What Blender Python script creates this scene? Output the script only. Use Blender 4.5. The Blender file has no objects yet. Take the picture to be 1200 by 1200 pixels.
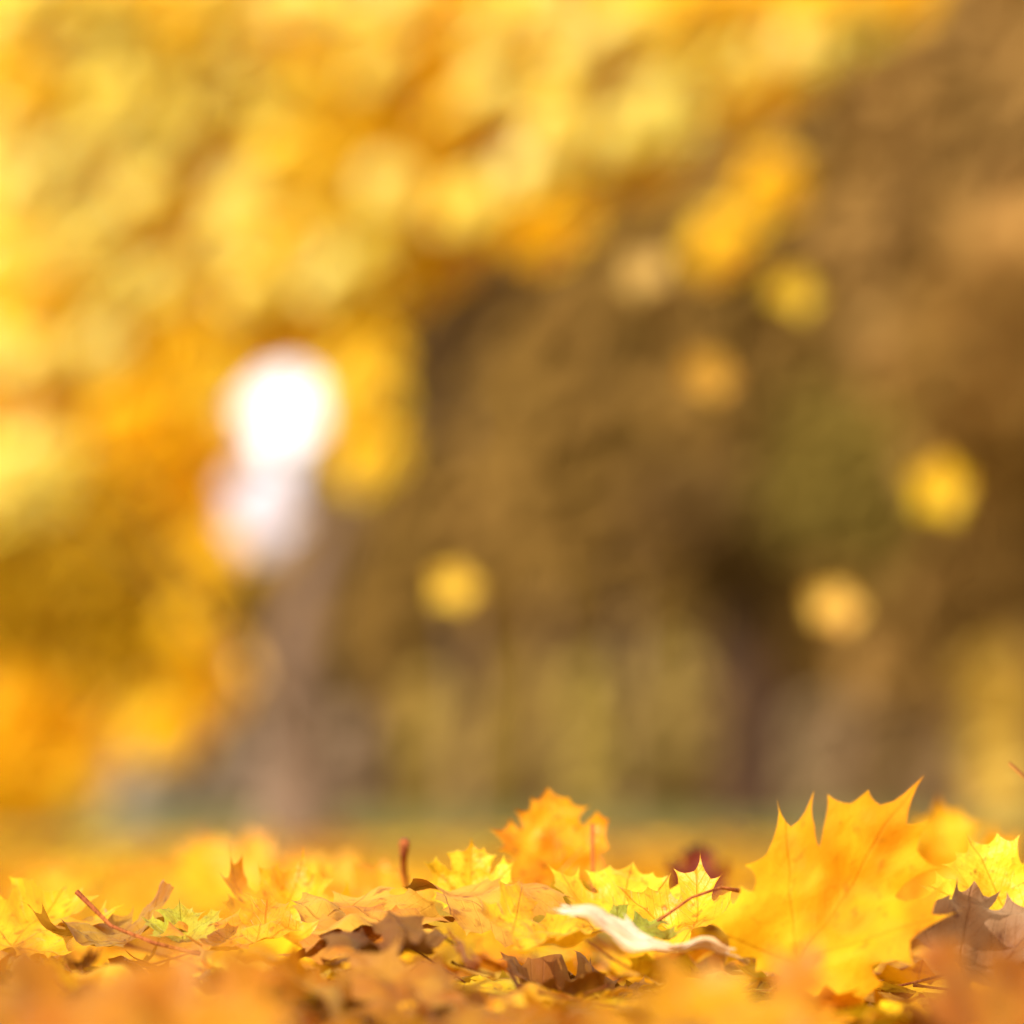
import bpy, math, random
import numpy as np
from mathutils import Vector, Matrix, Quaternion, noise
from mathutils.geometry import delaunay_2d_cdt
random.seed(7); rng=np.random.default_rng(11)
sc=bpy.context.scene; coll=sc.collection
FX=4500.0; CAMZ=0.115; PITCH=math.atan(350/FX)

# ---------- camera ----------
cd=bpy.data.cameras.new("camera"); cam=bpy.data.objects.new("camera",cd); coll.objects.link(cam)
cd.sensor_width=36; cd.lens=135; cd.clip_start=0.05; cd.clip_end=3000
cam.location=(0,0,CAMZ); cam.rotation_euler=(math.pi/2+PITCH,0,0)
cd.dof.use_dof=True; cd.dof.focus_distance=2.0; cd.dof.aperture_fstop=3.1
sc.camera=cam
sc.view_settings.view_transform='Standard'

def P(px,py,d):
    """world point d metres down the meadow, on a given bearing / elevation"""
    r=(px-600)/FX; u=(600-py)/FX
    y=math.cos(PITCH)-u*math.sin(PITCH); z=math.sin(PITCH)+u*math.cos(PITCH)
    return Vector((r/y*d, d, CAMZ+z/y*d))

# ---------- world / sun ----------
w=bpy.data.worlds.new("World"); sc.world=w; w.use_nodes=True
nt=w.node_tree; bg=nt.nodes["Background"]; sky=nt.nodes.new("ShaderNodeTexSky")
AZ=math.radians(-138); EL=math.radians(33)
sky.sky_type='NISHITA'; sky.sun_disc=False; sky.sun_elevation=EL; sky.sun_rotation=AZ
sky.dust_density=5.0; sky.air_density=0.9
sd=bpy.data.lights.new("sun",'SUN'); sd.energy=5.0; sd.angle=math.radians(0.5); sd.color=(1.0,0.95,0.83)
sun=bpy.data.objects.new("sun",sd); coll.objects.link(sun)
S=Vector((math.sin(AZ)*math.cos(EL),math.cos(AZ)*math.cos(EL),math.sin(EL)))
sun.rotation_euler=S.to_track_quat('Z','Y').to_euler()

# ---------- materials ----------
def M(nt,op,a,b=None,c=None,clamp=False):
    n=nt.nodes.new("ShaderNodeMath"); n.operation=op; n.use_clamp=clamp
    for i,v in enumerate((a,b,c)):
        if v is None: continue
        if isinstance(v,(int,float)): n.inputs[i].default_value=v
        else: nt.links.new(v,n.inputs[i])
    return n.outputs[0]
def MR(nt,v,a,b,c,d):
    n=nt.nodes.new("ShaderNodeMapRange"); nt.links.new(v,n.inputs[0])
    for i,x in enumerate((a,b,c,d)): n.inputs[i+1].default_value=x
    return n.outputs[0]
def MIX(nt,f,a,b,mode='MIX'):
    n=nt.nodes.new("ShaderNodeMix"); n.data_type='RGBA'; n.blend_type=mode
    if isinstance(f,(int,float)): n.inputs[0].default_value=f
    else: nt.links.new(f,n.inputs[0])
    for i,v in ((6,a),(7,b)):
        if isinstance(v,tuple): n.inputs[i].default_value=(*v,1)
        else: nt.links.new(v,n.inputs[i])
    return n.outputs[2]
# warm fill added over the whole sky; bright band added low behind the gap
tc=nt.nodes.new("ShaderNodeTexCoord"); sp=nt.nodes.new("ShaderNodeSeparateXYZ"); nt.links.new(tc.outputs['Generated'],sp.inputs[0])
nz=nt.nodes.new("ShaderNodeTexNoise"); nz.inputs['Scale'].default_value=5; nt.links.new(tc.outputs['Generated'],nz.inputs['Vector'])
hz=M(nt,'ADD',sp.outputs[2],M(nt,'MULTIPLY',nz.outputs[0],0.10))
f=M(nt,'MULTIPLY',MR(nt,hz,0.20,0.32,1,0),MR(nt,sp.outputs[1],0.6,0.9,0,1),clamp=True)
gap_glow=MIX(nt,MR(nt,sp.outputs[2],0.086,0.096,0,1),(9.8,8.1,7.9),(18.0,16.6,15.9))
sky_fill=MIX(nt,0.75,sky.outputs[0],(12.6,10.8,7.4))
nt.links.new(MIX(nt,f,sky_fill,gap_glow),bg.inputs[0]); bg.inputs[1].default_value=0.15

def leaf_material(name,source,trans=0.5,detail=True,rough=0.52,spec=.32,spots=.8,veins=1.0,gloss=False):
    m=bpy.data.materials.new(name); m.use_nodes=True; nt=m.node_tree; nt.nodes.clear()
    out=nt.nodes.new("ShaderNodeOutputMaterial")
    if source=='object':
        oi=nt.nodes.new("ShaderNodeObjectInfo"); col=oi.outputs['Color']; rnd=oi.outputs['Random']
    else:
        at=nt.nodes.new("ShaderNodeAttribute"); at.attribute_name="Col"; col=at.outputs['Color']; rnd=None
    tr=nt.nodes.new("ShaderNodeBsdfTranslucent")
    if detail:
        pr=nt.nodes.new("ShaderNodeBsdfPrincipled"); pr.inputs['Roughness'].default_value=rough
        pr.inputs['Specular IOR Level'].default_value=spec
        uv=nt.nodes.new("ShaderNodeUVMap"); uv.uv_map="leafuv"
        sp=nt.nodes.new("ShaderNodeSeparateXYZ"); nt.links.new(uv.outputs[0],sp.inputs[0])
        x,y=sp.outputs[0],sp.outputs[1]
        th=M(nt,'ARCTAN2',x,y)
        r=M(nt,'SQRT',M(nt,'ADD',M(nt,'MULTIPLY',x,x),M(nt,'MULTIPLY',y,y)))
        k=0.88
        dt=M(nt,'SUBTRACT',th,M(nt,'MULTIPLY',M(nt,'ROUND',M(nt,'DIVIDE',th,k)),k))
        ac=M(nt,'ABSOLUTE',M(nt,'MULTIPLY',r,M(nt,'SINE',dt))); al=M(nt,'MULTIPLY',r,M(nt,'COSINE',dt))
        main=MR(nt,ac,0.003,0.014,veins,0)
        s=M(nt,'MULTIPLY',M(nt,'SUBTRACT',al,M(nt,'MULTIPLY',ac,1.15)),7.5)
        sec=MR(nt,M(nt,'PINGPONG',s,0.5),0.0,0.07,1,0)
        vein=M(nt,'MAXIMUM',main,M(nt,'MULTIPLY',sec,0.3*veins))
        if rnd is not None:
            nz=nt.nodes.new("ShaderNodeTexNoise"); nz.noise_dimensions='4D'; nt.links.new(M(nt,'MULTIPLY',rnd,80),nz.inputs['W'])
            n2=nt.nodes.new("ShaderNodeTexNoise"); n2.noise_dimensions='4D'; nt.links.new(M(nt,'MULTIPLY',rnd,50),n2.inputs['W'])
            nt.links.new(uv.outputs[0],nz.inputs['Vector']); nt.links.new(uv.outputs[0],n2.inputs['Vector'])
            sa,sb=2.2,9.0
        else:
            geo=nt.nodes.new("ShaderNodeNewGeometry")
            nz=nt.nodes.new("ShaderNodeTexNoise"); n2=nt.nodes.new("ShaderNodeTexNoise")
            nt.links.new(geo.outputs['Position'],nz.inputs['Vector']); nt.links.new(geo.outputs['Position'],n2.inputs['Vector'])
            sa,sb=25,110
        nz.inputs['Scale'].default_value=sa; nz.inputs['Detail'].default_value=2
        n2.inputs['Scale'].default_value=sb; n2.inputs['Detail'].default_value=4
        warm=MIX(nt,1.0,col,(0.84,0.60,0.34),'MULTIPLY')
        c=MIX(nt,MR(nt,nz.outputs[0],0.40,0.64,0,1.0),col,warm)
        brown=MIX(nt,1.0,col,(0.42,0.24,0.2),'MULTIPLY')
        c=MIX(nt,MR(nt,n2.outputs[0],0.57,0.70,0,spots),c,brown)
        c=MIX(nt,MR(nt,r,0.75,1.25,0,0.45),c,warm)
        dark=MIX(nt,1.0,c,(0.80,0.66,0.5),'MULTIPLY')
        ct=MIX(nt,vein,c,dark); cp=MIX(nt,M(nt,'MULTIPLY',vein,0.6),c,dark)
        bp=nt.nodes.new("ShaderNodeBump"); bp.inputs['Strength'].default_value=0.7; bp.inputs['Distance'].default_value=0.002
        nt.links.new(M(nt,'ADD',M(nt,'MULTIPLY',vein,-0.4),n2.outputs[0]),bp.inputs['Height'])
        nt.links.new(bp.outputs[0],pr.inputs['Normal']); nt.links.new(bp.outputs[0],tr.inputs['Normal'])
        nt.links.new(cp,pr.inputs['Base Color']); nt.links.new(ct,tr.inputs['Color'])
    elif gloss:
        pr=nt.nodes.new("ShaderNodeBsdfPrincipled"); pr.inputs['Roughness'].default_value=rough; pr.inputs['Specular IOR Level'].default_value=spec
        nt.links.new(col,pr.inputs['Base Color']); nt.links.new(col,tr.inputs['Color'])
    else:
        pr=nt.nodes.new("ShaderNodeBsdfDiffuse")
        nt.links.new(col,pr.inputs['Color']); nt.links.new(col,tr.inputs['Color'])
    mx=nt.nodes.new("ShaderNodeMixShader"); mx.inputs[0].default_value=trans
    nt.links.new(pr.outputs[0],mx.inputs[1]); nt.links.new(tr.outputs[0],mx.inputs[2]); nt.links.new(mx.outputs[0],out.inputs[0])
    return m
MAT_LEAF=leaf_material("fallen_leaf_skin",'object',0.30,rough=.42,spec=.32)
MAT_DRY=leaf_material("dry_leaf_skin",'object',0.08,rough=.6,spec=.25)
MAT_LIT=leaf_material("litter_leaf_skin",'attr',0.25,rough=.6,spec=.12)
MAT_CROWN=leaf_material("crown_foliage",'attr',0.34,False,rough=.32,spec=.4,gloss=True)
MAT_WOODS=leaf_material("woods_foliage",'attr',0.15,False)

def bark_mat(name,c1,c2,scale=14):
    m=bpy.data.materials.new(name); m.use_nodes=True; nt=m.node_tree; pr=nt.nodes["Principled BSDF"]
    tc=nt.nodes.new("ShaderNodeTexCoord"); mp=nt.nodes.new("ShaderNodeMapping"); mp.inputs['Scale'].default_value=(1,1,0.2)
    nz=nt.nodes.new("ShaderNodeTexNoise"); nz.inputs['Scale'].default_value=scale; nz.inputs['Detail'].default_value=8
    nt.links.new(tc.outputs['Object'],mp.inputs[0]); nt.links.new(mp.outputs[0],nz.inputs['Vector'])
    nt.links.new(MIX(nt,MR(nt,nz.outputs[0],0.35,0.65,0,1),c1,c2),pr.inputs['Base Color']); pr.inputs['Roughness'].default_value=0.95; pr.inputs['Specular IOR Level'].default_value=.1
    bp=nt.nodes.new("ShaderNodeBump"); bp.inputs['Strength'].default_value=0.8; bp.inputs['Distance'].default_value=0.03
    nt.links.new(nz.outputs[0],bp.inputs['Height']); nt.links.new(bp.outputs[0],pr.inputs['Normal'])
    return m
BARK_PALE=bark_mat("pale_bark",(0.24,0.152,0.105),(0.20,0.125,0.09))
BARK_DARK=bark_mat("dark_bark",(0.08,0.04,0.024),(0.035,0.018,0.013))
BARK_BROWN=bark_mat("brown_bark",(0.24,0.14,0.08),(0.15,0.085,0.05))
STEM=bark_mat("leaf_stalk_skin",(0.50,0.17,0.04),(0.30,0.07,0.03),60)

# ---------- leaf shape ----------
HALF=[(0,0),(0.10,-0.11),(0.27,-0.17),(0.34,-0.11),(0.50,-0.25),(0.54,-0.11),(0.76,-0.08),(0.64,0.05),(0.70,0.17),(0.56,0.21),
(0.64,0.27),(0.86,0.31),(0.80,0.45),(0.96,0.76),(0.76,0.68),(0.64,0.86),(0.54,0.70),(0.36,0.57),(0.38,0.70),(0.52,0.88),(0.35,0.92),(0.28,1.06),(0.15,1.02),(0,1.30)]
FULL={9:(.56,.21),11:(.84,.31),12:(.74,.43),14:(.72,.65),16:(.51,.69),17:(.38,.62),18:(.38,.71),19:(.55,.92),20:(.31,.90),22:(.14,1.0)}
def outline(sub,jit=0,seed=0,squat=1.0,full=False):
    r=random.Random(seed)
    H=[]
    for i,(x,y) in enumerate(HALF):   # squat<1 shortens the long points
        if full and i in FULL: x,y=FULL[i]
        rr=math.hypot(x,y-.3); k=1-(1-squat)*max(0,(rr-.55)/.45) if rr>.55 else 1
        H.append((x*k,.3+(y-.3)*k))
    H[0]=(0,0)
    R=[(x*(1+r.uniform(-jit,jit)),y+r.uniform(-jit,jit)*0.5) for x,y in H]
    L=[(-x*(1+r.uniform(-jit,jit)),y+r.uniform(-jit,jit)*0.5) for x,y in H]
    R[0]=L[0]=(0,0); L[-1]=R[-1]
    pts=R+L[-2:0:-1]; out=[]
    n=len(pts)
    for i in range(n):
        a=Vector(pts[i]); b=Vector(pts[(i+1)%n]); d=b-a; nrm=Vector((-d.y,d.x))  # inward (ccw)
        for k in range(sub):
            t=k/sub; out.append(a+d*t+nrm*((0.08 if full else 0.11)*4*t*(1-t)))
    return out
def leaf_geo(sub=3,grid=0.09,jit=0.08,seed=0,squat=1.0,full=False):
    o=outline(sub,jit,seed,squat,full); pts=[Vector(p) for p in o]; ne=len(pts)
    edges=[(i,(i+1)%ne) for i in range(ne)]
    if grid:
        oa=np.array([(p.x,p.y) for p in o])
        row=0; y=-0.3
        while y<1.35:
            x=-1.0+(grid/2 if row%2 else 0)
            while x<1.0:
                if np.min(np.hypot(oa[:,0]-x,oa[:,1]-y))>grid*0.45: pts.append(Vector((x,y)))
                x+=grid
            y+=grid*0.87; row+=1
    res=delaunay_2d_cdt(pts,edges,[list(range(ne))],1,1e-5)
    v=np.array([(p.x,p.y) for p in res[0]]); f=[tuple(t) for t in res[2]]
    f=[t for t in f if len(t)==3]
    used=sorted({i for t in f for i in t}); mp={o:i for i,o in enumerate(used)}
    return v[used],np.array([[mp[i] for i in t] for t in f])
def deform(v,cup=0.1,fold=0.1,curl=0.3,wave=0.05,roll=0.0,rollang=0.0,seed=0,sx=1.0):
    x=v[:,0]*sx; y=v[:,1]; r=np.hypot(x,y-0.35)
    z=cup*r*r+fold*np.abs(x)+curl*np.clip(r-0.55,0,None)**2
    th=np.arctan2(v[:,0],v[:,1]); dt=th-np.round(th/0.88)*0.88
    z=z-0.10*np.cos(dt*7.1)*np.hypot(v[:,0],v[:,1])*wave*4
    z+=np.array([noise.noise(Vector((a*1.8+seed*7.3,b*1.8,seed)))*wave*3+noise.noise(Vector((a*5+seed*3.3,b*5,seed)))*wave for a,b in zip(x,y)])
    if abs(roll)>1e-3:
        c,s=math.cos(rollang),math.sin(rollang)
        a=x*c+(y-0.4)*s; b=-x*s+(y-0.4)*c
        R=1/roll; ang=a*roll; a2=(R-z)*np.sin(ang); z=R-(R-z)*np.cos(ang)
        x=a2*c-b*s; y=a2*s+b*c+0.4
    return np.stack([x,y,z],1)
def build(name,V,F,uv=None,col=None,mat=None,smooth=True):
    me=bpy.data.meshes.new(name); V=np.asarray(V,dtype=np.float32); F=np.asarray(F,dtype=np.int32)
    me.vertices.add(len(V)); me.vertices.foreach_set("co",V.ravel())
    k=F.shape[1]
    me.loops.add(F.size); me.loops.foreach_set("vertex_index",F.ravel())
    me.polygons.add(len(F)); me.polygons.foreach_set("loop_start",np.arange(len(F),dtype=np.int32)*k)
    me.update(calc_edges=True)
    if smooth: me.polygons.foreach_set("use_smooth",np.ones(len(F),dtype=bool))
    if uv is not None:
        l=me.uv_layers.new(name="leafuv"); l.data.foreach_set("uv",np.asarray(uv,dtype=np.float32)[F.ravel()].ravel())
    if col is not None:
        a=me.color_attributes.new("Col",'FLOAT_COLOR','POINT'); c4=np.ones((len(V),4),dtype=np.float32); c4[:,:3]=col
        a.data.foreach_set("color",c4.ravel())
    if mat: me.materials.append(mat)
    me.validate(); me.update(); return me
def tube(path,rad,sides=8):
    path=[Vector(p) for p in path]; V=[];F=[]
    n=len(path)
    if not hasattr(rad,'__len__'): rad=[rad]*n
    ref=Vector((1,0,0)) if abs((path[-1]-path[0]).normalized().x)<0.8 else Vector((0,0,1))
    for i,p in enumerate(path):
        t=(path[min(i+1,n-1)]-path[max(i-1,0)]).normalized(); a=t.cross(ref).normalized(); b=t.cross(a)
        for k in range(sides):
            q=2*math.pi*k/sides; V.append(p+(a*math.cos(q)+b*math.sin(q))*rad[i])
    for i in range(n-1):
        for k in range(sides):
            F.append((i*sides+k,i*sides+(k+1)%sides,(i+1)*sides+(k+1)%sides,(i+1)*sides+k))
    return V,F
def leaf_mesh(name,seed,mat,sub=4,grid=0.07,squat=1.0,full=False,jit=.09,**kw):
    v,f=leaf_geo(sub,grid,jit,seed,squat,full); d=deform(v,seed=seed,**kw); return build(name,d,f,v,None,mat)
def stem_mesh(name,seed,L=0.9):
    r=random.Random(seed); bx=r.uniform(-.35,.35); bz=r.uniform(-0.15,0.15)
    path=[(bx*(t*t),-L*t,0.01+bz*t*t) for t in [i/8 for i in range(9)]]
    path=[(0,0.03,0.0)]+path[1:]
    V,F=tube(path,[0.012]*8+[0.022],7); me=bpy.data.meshes.new(name); me.from_pydata([tuple(p) for p in V],[],F)
    for p in me.polygons: p.use_smooth=True
    me.materials.append(STEM); return me

def basis(ydir,ndir):
    y=Vector(ydir).normalized(); z=Vector(ndir); z=(z-y*z.dot(y)).normalized(); x=y.cross(z)
    return Matrix((x,y,z)).transposed().to_4x4()
stems=[stem_mesh("stem",i) for i in range(6)]
def add_leaf(mesh,loc,rot,u,color,label,cat="leaf",group="fallen maple leaves on the ground",stem=None,name="maple_leaf"):
    o=bpy.data.objects.new(name,mesh); coll.objects.link(o)
    o.matrix_world=Matrix.Translation(loc)@rot@Matrix.Scale(u,4); o.color=(*color,1)
    o["label"]=label; o["category"]=cat
    if group: o["group"]=group
    if stem is not None:
        s=bpy.data.objects.new("stem",stem); coll.objects.link(s); s.parent=o
    return o
YEL=(0.82,0.48,0.010); GOLD=(0.74,0.36,0.007); ORA=(0.60,0.24,0.005); BRN=(0.31,0.13,0.016); TAN=(0.48,0.25,0.035); OLI=(0.34,0.30,0.02); RED=(0.20,0.03,0.010); LEM=(0.92,0.66,0.03)

# ---------- ground ----------
gm=bpy.data.materials.new("meadow_ground"); gm.use_nodes=True; nt=gm.node_tree; pr=nt.nodes["Principled BSDF"]
geo=nt.nodes.new("ShaderNodeNewGeometry"); n1=nt.nodes.new("ShaderNodeTexNoise"); n1.inputs['Scale'].default_value=9; n1.inputs['Detail'].default_value=8
n2=nt.nodes.new("ShaderNodeTexNoise"); n2.inputs['Scale'].default_value=0.35
for n in (n1,n2): nt.links.new(geo.outputs['Position'],n.inputs['Vector'])
sp=nt.nodes.new("ShaderNodeSeparateXYZ"); nt.links.new(geo.outputs['Position'],sp.inputs[0])
grass=MIX(nt,n1.outputs[0],(0.10,0.115,0.03),(0.24,0.22,0.07))
soil=MIX(nt,n1.outputs[0],(0.02,0.010,0.005),(0.10,0.04,0.010))
litter=MIX(nt,MR(nt,n2.outputs[0],0.48,0.62,0,1),grass,(0.42,0.24,0.05))
c=MIX(nt,MR(nt,sp.outputs[1],6.0,10.0,0,1),soil,MIX(nt,MR(nt,sp.outputs[1],10,14,0,1),litter,grass))
nt.links.new(c,pr.inputs['Base Color']); pr.inputs['Roughness'].default_value=0.95; pr.inputs['Specular IOR Level'].default_value=.1
xs=np.concatenate([-np.geomspace(600,1,26),np.linspace(-.9,.9,9),np.geomspace(1,600,26)])
ys=np.concatenate([np.linspace(-30,-1,8),np.linspace(0,12,30),np.geomspace(13,1500,40)])
X,Y=np.meshgrid(xs,ys); Z=np.array([[0.012*noise.noise(Vector((a*.8,b*.8,0))) if b<14 and abs(a)<8 else 0 for a in xs] for b in ys])
V=np.stack([X.ravel(),Y.ravel(),Z.ravel()],1); nx=len(xs)
F=[(j*nx+i,j*nx+i+1,(j+1)*nx+i+1,(j+1)*nx+i) for j in range(len(ys)-1) for i in range(nx-1)]
g=bpy.data.objects.new("ground",build("ground",V,F,mat=gm)); coll.objects.link(g); g["kind"]="structure"; g["label"]="grassy park ground covered in fallen leaves"; g["category"]="ground"

# ---------- scatter helpers ----------
def sunward_mats(n,spread=0.6):
    """leaves held towards the light, as on a real twig"""
    z=np.array(S)[None]+rng.normal(size=(n,3))*spread; z/=np.linalg.norm(z,axis=1,keepdims=True)
    a=rng.normal(size=(n,3)); y=a-z*np.sum(a*z,1,keepdims=True); y/=np.linalg.norm(y,axis=1,keepdims=True)
    x=np.cross(y,z); return np.stack([x,y,z],2)
def flat_mats(n,tilt):
    a=rng.uniform(0,2*np.pi,n); b=np.abs(rng.normal(0,tilt,n)); c=rng.uniform(0,2*np.pi,n)
    flip=(rng.random(n)<0.35)*np.pi
    Rz=lambda t:np.stack([np.cos(t),-np.sin(t),0*t,np.sin(t),np.cos(t),0*t,0*t,0*t,0*t+1],1).reshape(-1,3,3)
    Rx=lambda t:np.stack([0*t+1,0*t,0*t,0*t,np.cos(t),-np.sin(t),0*t,np.sin(t),np.cos(t)],1).reshape(-1,3,3)
    return Rz(c)@Rx(b+flip)@Rz(a)
def scatter(name,temps,pos,R,size,cols,mat,smooth=True):
    Vs=[];Fs=[];Us=[];Cs=[];off=0; n=len(pos); which=rng.integers(0,len(temps),n)
    for t,(tv,tf,tu) in enumerate(temps):
        idx=np.where(which==t)[0]
        if not len(idx): continue
        v=np.einsum('nij,kj->nki',R[idx],tv)*size[idx][:,None,None]+pos[idx][:,None,:]
        k=len(tv); Vs.append(v.reshape(-1,3))
        Fs.append((tf[None]+(np.arange(len(idx))*k)[:,None,None]+off).reshape(-1,3)); off+=k*len(idx)
        Us.append(np.tile(tu,(len(idx),1))); Cs.append(np.repeat(cols[idx],k,axis=0))
    return build(name,np.concatenate(Vs),np.concatenate(Fs),np.concatenate(Us),np.concatenate(Cs),mat,smooth)
def pick(pal,wt,n,jit=0.12):
    pal=np.array(pal); wt=np.array(wt,float); i=rng.choice(len(pal),n,p=wt/wt.sum())
    return np.clip(pal[i]*(1+rng.normal(0,jit,(n,1)))*(1+rng.normal(0,jit*0.35,(n,3))),0.003,0.97)

# ---------- leaf litter (countless) ----------
ltemps=[]
for i in range(5):
    v,f=leaf_geo(1,0.28,0.1,50+i); d=deform(v,cup=random.uniform(-.1,.2),fold=random.uniform(-.1,.2),curl=random.uniform(-.3,.6),wave=0.05,seed=50+i,roll=random.uniform(-.7,.7),rollang=random.uniform(0,3)); d[:,1]-=0.4
    ltemps.append((d,f,v))
N=9400
yy=np.concatenate([rng.uniform(0.6,3.5,2400),rng.uniform(3.2,10,5200),rng.uniform(0.4,10,1800)])
xx=np.concatenate([rng.uniform(-1,1,2400)*0.75,rng.uniform(-1,1,5200)*2.3,rng.uniform(-4,4,1800)])
def pile(x,y): return 0.007+0.011*(np.sin(x*5.1+y*2.3)+np.sin(y*6.3-x*3.1+1)+1.2)*0.5
zz=rng.uniform(0.006,1,N)*np.maximum(pile(xx,yy),0.01)+0.004
zz[yy<1.3]*=0.8
cols=pick([YEL,GOLD,ORA,BRN,TAN,OLI,LEM],[5.5,4,1.6,2.0,.5,0.4,2.5],N,.2)
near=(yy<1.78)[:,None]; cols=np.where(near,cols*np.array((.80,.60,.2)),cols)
size=rng.uniform(0.046,0.072,N)
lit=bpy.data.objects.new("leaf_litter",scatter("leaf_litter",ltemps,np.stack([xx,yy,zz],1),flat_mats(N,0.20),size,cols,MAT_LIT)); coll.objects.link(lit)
lit["kind"]="stuff"; lit["label"]="dense carpet of fallen yellow and brown maple leaves"; lit["category"]="fallen leaves"

# ---------- individual fallen leaves ----------
variants=[]
for i in range(14):
    variants.append(leaf_mesh("maple_leaf",100+i,MAT_LEAF,sub=3,grid=0.10,squat=random.uniform(.85,1),cup=random.uniform(-.15,.2),fold=random.uniform(-.1,.22),curl=random.uniform(-.3,.6),wave=random.uniform(.05,.10),roll=random.uniform(-1.0,1.0),rollang=random.uniform(0,3)))
dry=[leaf_mesh("maple_leaf",140+i,MAT_DRY,sub=3,grid=0.08,squat=.9,cup=random.uniform(-.1,.2),fold=random.uniform(0,.2),curl=random.uniform(.1,.5),wave=random.uniform(.08,.13),roll=random.uniform(.5,1.3),rollang=random.uniform(0,3)) for i in range(6)]
kinds=[(YEL,"bright yellow maple leaf lying in the leaf litter",6),(GOLD,"golden maple leaf lying in the leaf litter",4),(ORA,"orange maple leaf lying in the leaf litter",2),
 (BRN,"curled dry brown maple leaf in the leaf litter",2.0),(TAN,"pale tan maple leaf lying in the leaf litter",1.8),(OLI,"yellow-green maple leaf lying in the leaf litter",.7),(LEM,"lemon yellow maple leaf lying in the leaf litter",3.4)]
wk=[k[2] for k in kinds]
for i in range(280):
    d=random.choice([random.uniform(1.3,2.0),random.uniform(1.75,2.4),random.uniform(1.8,3.6)])
    x=random.uniform(-1,1)*0.145*d
    if 1.60<d<2.05 and 840<600+x/d*FX<1130: d+=0.45   # nothing hides the upright leaf
    k=random.choices(kinds,wk)[0]
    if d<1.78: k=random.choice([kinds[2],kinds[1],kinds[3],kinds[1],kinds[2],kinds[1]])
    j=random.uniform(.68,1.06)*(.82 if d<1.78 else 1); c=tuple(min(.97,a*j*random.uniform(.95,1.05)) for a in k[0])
    me=random.choice(dry) if k[0] in (BRN,TAN) else random.choice(variants)
    tilt=abs(random.gauss(0,0.26)); az=random.uniform(0,6.28)
    R=Matrix.Rotation(az,4,'Z')@Matrix.Rotation(tilt,4,'X')@Matrix.Rotation(random.uniform(0,6.28),4,'Z')
    u=random.uniform(0.036,0.062)
    z=float(pile(x,d))+random.uniform(0.0,0.010)
    cen=Vector((x,d,z)); loc=cen-(R.to_3x3()@Vector((0,0.4,0)))*u
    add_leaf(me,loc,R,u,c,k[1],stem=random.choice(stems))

# hero leaves
def hero(seed,px,py,d,yd,nd,u,color,label,mat=MAT_LEAF,stem=False,**kw):
    me=leaf_mesh("maple_leaf",seed,mat,**kw)
    return add_leaf(me,P(px,py,d),basis(yd,nd),u,color,label,stem=stems[seed%6] if stem else None)
MAT_MATTE=leaf_material("matte_leaf_skin",'object',0.34,rough=.7,spec=.2,spots=.45,veins=.6)
hero(201,935,1128,1.91,(0.58,0.10,0.83),(-0.32,-1,0.14),0.087,(.80,.45,.009),"large bright yellow maple leaf standing upright on the litter",mat=MAT_MATTE,squat=.98,full=True,jit=.05,cup=.10,fold=.10,curl=.05,wave=.08,roll=-.3,rollang=.2,sx=.68)
hero(202,652,1025,2.22,(-0.10,0.1,1),(0.1,-1,0.2),0.045,(0.82,.40,.008),"golden orange maple leaf standing up behind others",squat=.85,full=True,cup=.08,fold=.05,curl=.05,wave=.04,roll=.4,rollang=.4)
hero(203,552,1058,2.1,(0.0,0.35,1),(0,-1,0.4),0.028,LEM,"small lemon yellow maple leaf with pointed tips",cup=.2,fold=.2,curl=.5,wave=.05)
DR=dict(mat=MAT_DRY)
hero(251,520,1045,2.02,(0.9,0.35,-.05),(-0.1,-0.36,1),0.066,(0.56,.29,.03),"tan-brown maple leaf lying over the litter",squat=.85,full=True,cup=-.06,fold=-.04,curl=.0,wave=.05,roll=-.3,rollang=.2,**DR)
hero(252,380,1075,1.99,(0.9,0.3,.03),(-0.1,-0.30,1),0.068,(0.52,.27,.025),"curled golden brown maple leaf with wavy edges",squat=.85,full=True,cup=.0,fold=.0,curl=.05,wave=.06,roll=.2,rollang=.5,**DR)
hero(232,475,1096,1.96,(-1,0.1,-0.08),(-0.1,-0.20,1),0.056,(0.46,.21,.022),"dark golden brown maple leaf folded on itself",squat=.9,cup=-.05,fold=.05,curl=.05,wave=.08,roll=.4,rollang=.1,**DR)
hero(233,600,1100,1.93,(0.7,0.5,.05),(0.0,-0.4,1),0.042,YEL,"small sunlit yellow leaf between brown ones",cup=.1,fold=.2,curl=.5,wave=.08)
hero(234,500,1120,1.88,(-.9,0.3,.0),(0.1,-0.2,1),0.050,(.17,.07,.012),"dark brown maple leaf beneath others",squat=.9,cup=.1,fold=.1,curl=.1,wave=.10,roll=.5,rollang=.7,**DR)
hero(237,735,1098,1.95,(0.4,0.5,.15),(0.0,-0.5,1),0.024,(.34,.38,.04),"small green maple leaf peeping out of litter",cup=.1,fold=.2,curl=.5,wave=.08)
hero(236,300,1105,1.98,(-0.5,0.5,.08),(0.0,-0.4,1),0.044,GOLD,"golden leaf with curled sunlit edge",cup=.1,fold=.1,curl=.5,wave=.08)
hero(205,678,1074,1.90,(1,0.0,-0.26),(0.20,-0.20,1),0.074,(0.74,.64,.52),"pale underside of a fallen maple leaf",cup=.02,fold=.08,curl=.1,wave=.07,roll=.2,rollang=0.3,sx=.19,**DR)
hero(206,1125,1140,1.94,(0.75,0.3,0.35),(-0.25,-.7,0.9),0.062,(0.28,.16,.085),"grey brown curled dry maple leaf leaning on others",mat=MAT_DRY,squat=.75,cup=.1,fold=.1,curl=.2,wave=.12,roll=.9,rollang=.5)
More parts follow.
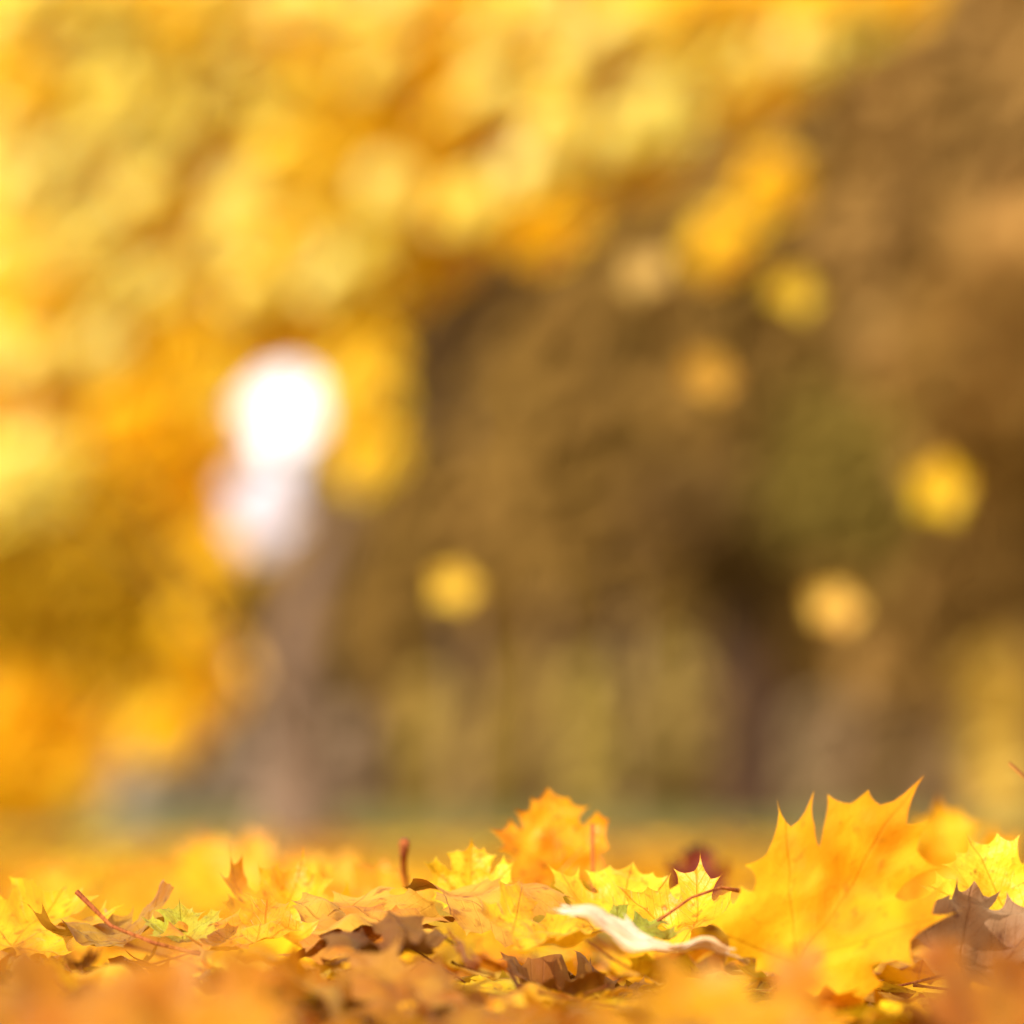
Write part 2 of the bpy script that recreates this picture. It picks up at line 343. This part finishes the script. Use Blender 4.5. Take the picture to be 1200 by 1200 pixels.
hero(207,1110,1050,2.5,(-0.1,0.1,1),(0.2,-1,0.3),0.052,YEL,"golden maple leaf standing behind a larger leaf",cup=.1,fold=.1,curl=.4,wave=.06)
hero(208,1190,1080,2.05,(-0.3,0.3,.6),(0,-1,0.7),0.045,LEM,"lemon yellow maple leaf with sharp pointed lobes",cup=.1,fold=.2,curl=.5,wave=.05)
hero(209,15,1110,2.05,(0.3,0.7,.4),(0,-.8,0.9),0.052,YEL,"bright yellow maple leaf tilted up from litter",cup=.1,fold=.2,curl=.5,wave=.06)
hero(210,150,1105,2.02,(-0.5,0.8,.12),(0,-.4,1),0.052,(.42,.22,.015),"olive brown maple leaf lying on litter",cup=.05,fold=.15,curl=.4,wave=.08,roll=.5,rollang=.3)
hero(211,215,1103,1.98,(-0.1,0.7,.35),(0,-.7,0.9),0.030,(.48,.46,.03),"yellow-green tipped maple leaf between golden leaves",cup=.1,fold=.2,curl=.6,wave=.05,sx=.8)
hero(212,320,1100,2.08,(0.15,0.5,.42),(0.2,-.9,0.7),0.048,(.82,.44,.010),"golden orange maple leaf leaning upward",cup=.2,fold=.1,curl=.4,wave=.07,roll=.5,rollang=.8)
hero(213,815,1045,2.6,(0.1,0.2,1),(0,-1,0.3),0.030,RED,"dark red maple leaf standing behind yellow ones",squat=.8,cup=.2,fold=.2,curl=.5,wave=.08)
hero(214,725,1088,2.05,(0.1,0.5,.35),(0,-.7,0.9),0.044,LEM,"sunlit lemon yellow maple leaf in the litter",cup=.15,fold=.1,curl=.5,wave=.06)
hero(215,815,1097,2.0,(-0.5,0.5,.2),(-.2,-.6,0.9),0.042,YEL,"bright yellow maple leaf with raised tips",cup=.15,fold=.2,curl=.6,wave=.06)
for s_,px,py,d,u in [(216,270,1055,2.9,.056),(241,170,1072,3.1,.046),(242,375,1066,2.8,.046),(243,50,1072,3.0,.042),(244,455,1068,3.2,.040)]:
    hero(s_,px,py,d,(random.uniform(-.3,.3),0.35,.38),(0,-1,0.7),u,random.choice([YEL,LEM,GOLD]),"bright yellow maple leaf standing in the carpet",cup=.2,fold=.1,curl=.4,wave=.06)
hero(217,870,1255,1.5,(-0.2,0.4,.25),(0,-.8,1),0.060,(.58,.29,.005),"golden maple leaf lying on near litter",cup=.2,fold=.1,curl=.3,wave=.06)
hero(218,520,1165,1.78,(-0.9,-.1,-.05),(0,-.3,1),0.055,(.34,.15,.012),"rusty brown maple leaf lying on litter",mat=MAT_DRY,cup=-.1,fold=.1,curl=.1,wave=.07,roll=.5,rollang=.3)
hero(219,1170,1225,1.5,(0.2,0.3,.2),(0,-.6,1),0.055,(.38,.15,.008),"rust orange maple leaf on near litter",cup=.1,fold=.1,curl=.3,wave=.08)
hero(220,240,1235,1.4,(-0.3,0.4,.2),(0,-.6,1),0.060,(.54,.24,.005),"orange maple leaf on near litter",cup=.1,fold=.1,curl=.3,wave=.08)
hero(221,60,1235,1.45,(0.3,0.4,.15),(0,-.6,1),0.060,(.48,.21,.005),"deep orange maple leaf on near litter",cup=.1,fold=.1,curl=.3,wave=.08)
hero(222,430,1080,2.3,(0.1,0.4,.35),(0,-1,0.7),0.042,(.74,.36,.008),"orange maple leaf half upright in the carpet",cup=.2,fold=.1,curl=.4,wave=.06)

def twig(pts,r,label):
    base=Vector(pts[0]); V,F=tube([Vector(p)-base for p in pts],r,7)
    me=bpy.data.meshes.new("twig"); me.from_pydata([tuple(v) for v in V],[],F+[tuple(range(len(V)-7,len(V)))])
    for p in me.polygons: p.use_smooth=True
    me.materials.append(STEM); o=bpy.data.objects.new("twig",me); o.location=base; coll.objects.link(o); o["label"]=label; o["category"]="twig"; o["group"]="twigs and stalks in the litter"
twig([P(478,1040,2.25),P(473,1020,2.22),P(473,1005,2.2),P(474,988,2.18)],[.0016,.0018,.0020,.0032],"short reddish stalk standing upright in litter")
twig([P(696,1065,2.15),P(695,1030,2.15),P(694,965,2.15)],[.0010,.0009,.0012],"thin dark red stalk standing upright")
twig([P(90,1045,1.98),P(130,1085,1.97),P(180,1105,1.96),P(235,1118,1.96)],[.0014,.0010,.0010,.0010],"long curved orange stalk lying over leaves")
twig([P(770,1080,1.96),P(810,1052,1.96),P(845,1040,1.97),P(868,1044,1.98)],[.0008,.0007,.0008,.0012],"thin curved red stalk over the litter")
twig([P(1262,1040,2.15),P(1235,960,2.15),P(1205,915,2.15),P(1182,894,2.15)],[.0012,.001,.0008,.0006],"thin bare twig rising from the litter")

# ---------- airborne leaves ----------
def fall(seed,px,py,d,yd,nd,u,color,label,**kw):
    me=leaf_mesh("falling_leaf",seed,MAT_LEAF,sub=2,grid=0.14,cup=.15,fold=.1,curl=.3,wave=.05,**kw)
    R=basis(yd,nd); add_leaf(me,P(px,py,d)-(R.to_3x3()@Vector((0,.4,0)))*u,R,u,color,label,group="leaves drifting down through the air",stem=stems[seed%6],name="falling_leaf")
fall(301,530,690,5.0,(1,0.1,-.05),(-.4,-1,.5),0.045,(.92,.66,.06),"yellow maple leaf falling through the air",sx=.75)
fall(302,978,712,5.0,(.3,0,1),(-.2,-1,.2),0.042,(.82,.57,.10),"tan maple leaf falling through the air")
fall(303,1100,575,5.0,(.15,0,1),(-.1,-1,.2),0.062,(.80,.60,.02),"bright yellow maple leaf falling through the air",sx=.72)
fall(304,830,440,5.2,(.6,0,1),(.1,-1,.1),0.042,(.66,.42,.06),"orange maple leaf falling through the air")
fall(305,753,322,5.3,(-.6,0,1),(.1,-1,.1),0.045,(.66,.48,.15),"dull tan maple leaf falling through the air")
fall(306,928,342,5.2,(.5,0,1),(.1,-1,.1),0.043,(.66,.48,.02),"golden maple leaf falling through the air")

# ---------- trees ----------
def crown_temp():
    o=[(0,-.1),(.65,-.15),(.85,.55),(.25,.5),(0,1.2),(-.25,.5),(-.85,.55),(-.65,-.15)]
    v=np.array(o); z=0.15*np.abs(v[:,0])+0.1*v[:,1]**2
    f=np.array([(0,1,3),(1,2,3),(3,4,5),(0,3,5),(0,5,7),(5,6,7)])
    return (np.stack([v[:,0],v[:,1]-.35,z],1),f,v)
CT=[crown_temp()]
_k=np.array([(0,-.9),(.75,.1),(0,1.),(-.75,.1)]); KT=[(np.stack([_k[:,0],_k[:,1],0.2*np.abs(_k[:,0])],1),np.array([(0,1,2),(0,2,3)]),_k)]
def make_tree(name,label,base,trunk_pts,trunk_r,clumps,leaf,bark,mat=MAT_CROWN,cat="tree",group=None,limbs=True,bias=None,temp=None,spread=.4):
    root=bpy.data.objects.new(name,None); root.location=base; coll.objects.link(root); root["label"]=label; root["category"]=cat
    if group: root["group"]=group
    base=Vector(base); V=[];F=[]
    def addt(path,rad,s):
        v,f=tube(path,rad,s); o=len(V); V.extend(v); F.extend([tuple(i+o for i in q) for q in f])
    tp=[Vector(p) for p in trunk_pts]; path=[]
    for i in range(len(tp)-1):
        for k in range(4): path.append(tp[i].lerp(tp[i+1],k/4)+Vector((random.uniform(-.2,.2),random.uniform(-.2,.2),0))*trunk_r*(0 if i+k==0 else 1))
    path.append(tp[-1]); n=len(path)
    rad=[trunk_r*(1.25 if i==0 else 1)*(1-.65*i/(n-1)) for i in range(n)]
    addt(path,rad,12)
    if limbs:
        for cl in clumps:
            if cl[2]<25: continue
            c=Vector(cl[0]); cand=[(abs(p.z-(c.z-.5*(c-p).to_2d().length)),i) for i,p in enumerate(path)]
            i=min(cand)[1]; i=max(2,i); a=path[i]; mid=a.lerp(c,.55)+Vector((0,0,.12*(c-a).length)); r0=min(rad[i]*.35,0.006+0.006*(c-a).length)
            q=[a.lerp(mid,t).lerp(mid.lerp(c,t),t) for t in [k/6 for k in range(7)]]
            if bias is not None and not bias(np.array([tuple(v) for v in q]),40).all(): continue
            addt(q,[r0*(1-.8*k/6) for k in range(7)],6)
    me=bpy.data.meshes.new("trunk"); me.from_pydata([tuple(v-base) for v in V],[],F); me.materials.append(bark)
    for p in me.polygons: p.use_smooth=True
    t=bpy.data.objects.new("trunk",me); t.parent=root; coll.objects.link(t)
    ps=[];cs=[]
    for cl in clumps:
        nn=cl[2]; u=rng.normal(size=(nn,3)); u/=np.linalg.norm(u,axis=1,keepdims=True); rr=rng.random(nn)**(1/2.4)
        p=u*rr[:,None]*np.array(cl[1])+np.array(cl[0]); ps.append(p)
        cs.append(pick(cl[3],cl[4],nn,.06))
    p=np.concatenate(ps); c=np.concatenate(cs)
    if bias is not None:
        k=bias(p); p=p[k]; c=c[k]
    n=len(p); me=scatter("crown",temp or CT,p-np.array(base),sunward_mats(n,spread),rng.uniform(.75,1.25,n)*leaf,c,mat,smooth=False)
    o=bpy.data.objects.new("crown",me); o.parent=root; coll.objects.link(o)
    return root
# an opening between the crowns through which the bright sky shows
GAP=[((330,484),46),((302,598),49)]
def clear(p,extra=0):
    dx=600+p[:,0]/p[:,1]*FX; dz=950-(p[:,2]-CAMZ)/p[:,1]*FX; k=np.ones(len(p),bool)
    for (a,b),r in GAP: k&=np.hypot(dx-a,dz-b)>(r+extra)*rng.uniform(.8,1.2,len(p))
    return k
BY=(0.97,0.86,0.28); LM=(.97,.76,.09); AMB=(.94,.54,.012); YL=(.97,.63,.018); GD=(.97,.56,.012)
def C(px,py,d,r,n,*pal,dep=.5):
    s=d/FX; return (tuple(P(px,py,d)),(r*s,r*s*dep,r*s*.88),n,*pal)
lemon=([BY,LM],[4,2]); bright=([LM,YL],[2,3]); amber=([GD,AMB,YL],[3,2,3]); mid=([YL,GD],[4,2]); gold_shaded=([(.64,.375,.011),(.58,.34,.011),(.68,.40,.018)],[1,1,1])  # sun glints put in as pale lemon, shaded foliage as the darker last palette
cl=[]
for px,py,r,n,pl in [(60,60,150,240,bright),(220,40,150,220,bright),(250,190,140,240,mid),(70,230,130,210,bright),(420,110,130,220,mid),(560,60,120,220,mid),
  (700,50,120,240,mid),(780,110,95,180,mid),(850,50,95,160,mid),(950,10,80,90,mid),(520,200,110,230,mid),(640,150,100,220,mid),(740,170,70,130,mid),
  (360,300,130,220,bright),(470,300,80,120,mid),(180,340,110,170,mid),(60,400,110,160,mid),(200,440,75,90,mid),(400,370,60,80,mid),(300,370,80,90,mid),
  (300,-120,260,90,mid),(650,-130,220,90,mid),(950,-130,110,40,mid)]:
    cl.append(C(px,py,random.uniform(12.0,12.15),r,int(n*1.2),*pl,dep=.16))
spr=[(640,265,42,46,mid),(425,480,40,60,bright),(430,420,38,50,bright),(440,540,34,44,bright),(25,560,58,90,lemon),(150,500,46,50,mid),(230,440,44,46,bright),(990,30,48,60,lemon),(780,140,42,50,lemon),(1050,-10,40,40,mid),
 (900,215,38,16,mid),(848,285,38,17,mid),(900,100,44,34,mid)]
# pale tufts, sun glints put into the leaf colour, kept apart from each other
pts=[]; tries=0
while len(pts)<70 and tries<9000:
    tries+=1; px=random.uniform(-20,970); py=random.uniform(-20,460)
    if py>430-0.42*max(0,px-150)-(20 if px>400 else 0): continue
    dmin=64 if px>400 else 58
    if any(math.hypot(px-a,py-b)<dmin for a,b in pts): continue
    pts.append((px,py)); spr.append((px,py,random.uniform(18,26),random.randint(20,32),lemon if random.random()<.8 else bright))
for px,py,r,n,pl in spr: cl.append(C(px,py,random.uniform(11.85,11.95),r,n,*pl,dep=.2))
b=P(345,950,14); b.z=0
make_tree("maple_tree","tall golden yellow maple tree with drooping branches",b,[b,P(345,800,14),P(370,690,14),P(425,560,14),P(440,150,13.5),P(430,-250,13)],0.12,cl,0.080,BARK_PALE,bias=clear,spread=.24,group="golden maple trees in the park")
cl=[]
for px,py,r,n,pl in [(40,620,130,280,gold_shaded),(140,640,110,230,gold_shaded),(200,690,80,140,gold_shaded),(130,740,110,250,gold_shaded),(210,800,75,130,amber),(190,850,50,70,amber),(50,760,120,260,gold_shaded),(30,870,100,220,amber),(0,930,80,140,mid),(-90,680,130,120,gold_shaded),
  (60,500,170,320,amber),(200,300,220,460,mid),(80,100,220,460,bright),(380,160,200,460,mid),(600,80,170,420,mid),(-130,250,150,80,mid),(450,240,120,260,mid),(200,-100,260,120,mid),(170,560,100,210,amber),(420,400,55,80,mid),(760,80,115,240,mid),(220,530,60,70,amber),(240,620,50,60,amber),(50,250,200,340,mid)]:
    cl.append(C(px,py,random.uniform(16.6,16.8),r,int(n*1.25),*pl,dep=.16))
for px,py in [(235,735),(185,860),(245,655)]: cl.append(C(px,py,16.2,24,14,*mid,dep=.3))
b=P(-190,950,18); b.z=0
make_tree("maple_tree","amber and golden maple tree with low hanging branches",b,[b,P(-180,700,18),P(-150,400,18),P(-60,100,18),P(0,-250,18)],0.2,cl,0.11,BARK_BROWN,bias=clear,spread=.28,group="golden maple trees in the park")
W1=((.24,.134,.034),(.225,.125,.031),(.255,.144,.037)); OL=((.22,.15,.031),(.232,.157,.033),(.205,.14,.029)); DK=((.14,.078,.025),(.16,.088,.028)); OB=((.385,.218,.066),(.36,.203,.061),(.405,.23,.072)); OB_LIFT=((.56,.32,.094),(.53,.30,.09))  # last palette: lighter leaf colour offsetting the crown's own shadow
def w(pal): return (list(pal),[1]*len(pal))
b=P(882,950,27); b.z=0
make_tree("oak_tree","dark trunked oak tree with olive green foliage",b,[b,P(880,800,27),P(872,650,27),P(880,450,27),P(890,100,27)],0.24,
 [C(960,520,27,90,150,*w(OL)),C(930,600,27,80,90,*w(OL)),C(805,590,26,62,150,*w(DK)),C(1010,600,27,80,90,*w(OL)),C(850,480,27,80,90,*w(W1)),C(850,660,26.5,50,80,*w(DK)),C(900,380,27,110,140,*w(W1)),C(990,690,27,60,60,*w(W1)),C(800,300,27,130,180,*w(W1)),C(900,100,27,180,300,*w(OB))],0.17,BARK_DARK,MAT_WOODS,bias=clear,temp=KT,spread=.35,group="trees along the far side of the park")
b=P(1250,950,30); b.z=0
make_tree("oak_tree","russet brown oak tree",b,[b,P(1240,700,30),P(1230,400,30),P(1200,50,30)],0.25,
 [C(1150,150,30,170,500,*w(OB)),C(1040,260,30,140,360,*w(OB)),C(1030,110,30,150,380,*w(OB)),C(1100,400,30,140,360,*w(OB)),C(1150,300,30,140,380,*w(OB_LIFT)),C(1200,500,30,140,400,*w(OB_LIFT)),C(1150,430,29,120,300,*w(OB_LIFT)),C(1210,350,29,110,300,*w(OB_LIFT)),C(1180,640,30,120,300,*w(OB)),C(1170,820,29,50,90,*w(((.66,.42,.06),OB[2]))),C(1150,-60,30,180,120,*w(OB)),C(1080,760,30,80,110,*w(OB))],0.2,BARK_BROWN,MAT_WOODS,temp=KT,spread=.3,group="trees along the far side of the park")
for px,d,r,bk,lab in [(640,38,.10,BARK_BROWN,"slender brown park tree"),(735,36,.09,BARK_PALE,"slender pale barked park tree"),(835,40,.11,BARK_PALE,"slender pale barked park tree"),(1085,33,.11,BARK_DARK,"dark trunked park tree"),(540,42,.10,BARK_PALE,"slender pale barked park tree")]:
    b=P(px,950,d); b.z=0; j=random.uniform(-15,15)
    make_tree("park_tree",lab,b,[b,P(px+j,800,d),P(px-j,600,d),P(px,300,d)],r,
      [C(px+random.uniform(-70,70),y,d+random.uniform(-.3,.3),100,80,*w(W1)) for y in (640,560,470,380,290,200)],0.22,bk,MAT_WOODS,bias=clear,temp=KT,spread=.35,group="trees along the far side of the park")
for px,py,r,d,pal in [(505,850,20,33,((.33,.22,.05),(.37,.24,.06))),(560,870,16,35,((.31,.20,.06),(.29,.18,.05))),(610,840,20,34,((.39,.26,.06),(.34,.22,.05))),(690,830,22,33,((.41,.29,.07),(.37,.26,.05))),(740,850,16,34,((.33,.22,.08),(.30,.20,.07))),(795,810,24,34,((.47,.33,.10),(.39,.27,.08))),(830,850,16,34,((.41,.27,.10),(.36,.23,.08))),
  (1130,880,34,31,((.54,.36,.19),(.47,.30,.16))),(1000,880,24,34,((.38,.23,.12),(.32,.20,.10))),(950,880,20,34,((.36,.25,.13),(.32,.21,.12))),(1175,820,30,28,((.88,.62,.12),(.80,.54,.12))),(60,900,60,26,((.94,.62,.06),(.86,.56,.08))),(180,920,36,34,((.30,.26,.21),(.33,.29,.25))),(400,900,36,36,((.32,.21,.14),(.29,.20,.13))),(330,880,40,36,((.34,.235,.17),(.31,.215,.16)))]:
    b=P(px,950,d); b.z=0
    make_tree("shrub","slender autumn shrub with sparse pale yellow foliage" if px!=180 else "grey shrub added for the hazy gap under the crowns",b,[b,P(px,920,d),P(px,py-30,d)],0.035,[C(px+random.uniform(-6,6),yy_,d,r,34,*w(pal),dep=1) for yy_ in np.linspace(py-30,930,4)],0.14,BARK_BROWN,MAT_WOODS,cat="shrub",temp=KT,spread=.4,group="shrubs at the wood's edge")  # grey one stands in for distant haze, put into its leaf colour

# ---------- far wood ----------
n=36000
p=np.stack([rng.uniform(-15,15,n),rng.uniform(47,49,n),rng.uniform(0,1,n)**1.05*17],1)
k=clear(p,14); p=p[k]; n=len(p)
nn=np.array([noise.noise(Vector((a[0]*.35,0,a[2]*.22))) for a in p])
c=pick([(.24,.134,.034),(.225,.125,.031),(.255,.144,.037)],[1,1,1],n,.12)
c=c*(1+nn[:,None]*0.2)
low=np.clip((p[:,2]-0)/2.0,0,1); hzz=(1-low)[:,None]; c=c*(1-hzz*.5)+np.array((.31,.20,.095))*hzz*.5  # distant haze put into the leaf colour near the ground
lf=np.clip((-p[:,0]-1.5)/1.5,0,1)[:,None]*hzz; c=c*(1-lf)+np.array((.36,.275,.22))*lf  # greyer haze in the leaf colour at the low left
rt=np.clip((p[:,0]-3)/3,0,1)[:,None]; c=c*(1+.6*rt)  # right side lightened in the leaf colour to lift its shade
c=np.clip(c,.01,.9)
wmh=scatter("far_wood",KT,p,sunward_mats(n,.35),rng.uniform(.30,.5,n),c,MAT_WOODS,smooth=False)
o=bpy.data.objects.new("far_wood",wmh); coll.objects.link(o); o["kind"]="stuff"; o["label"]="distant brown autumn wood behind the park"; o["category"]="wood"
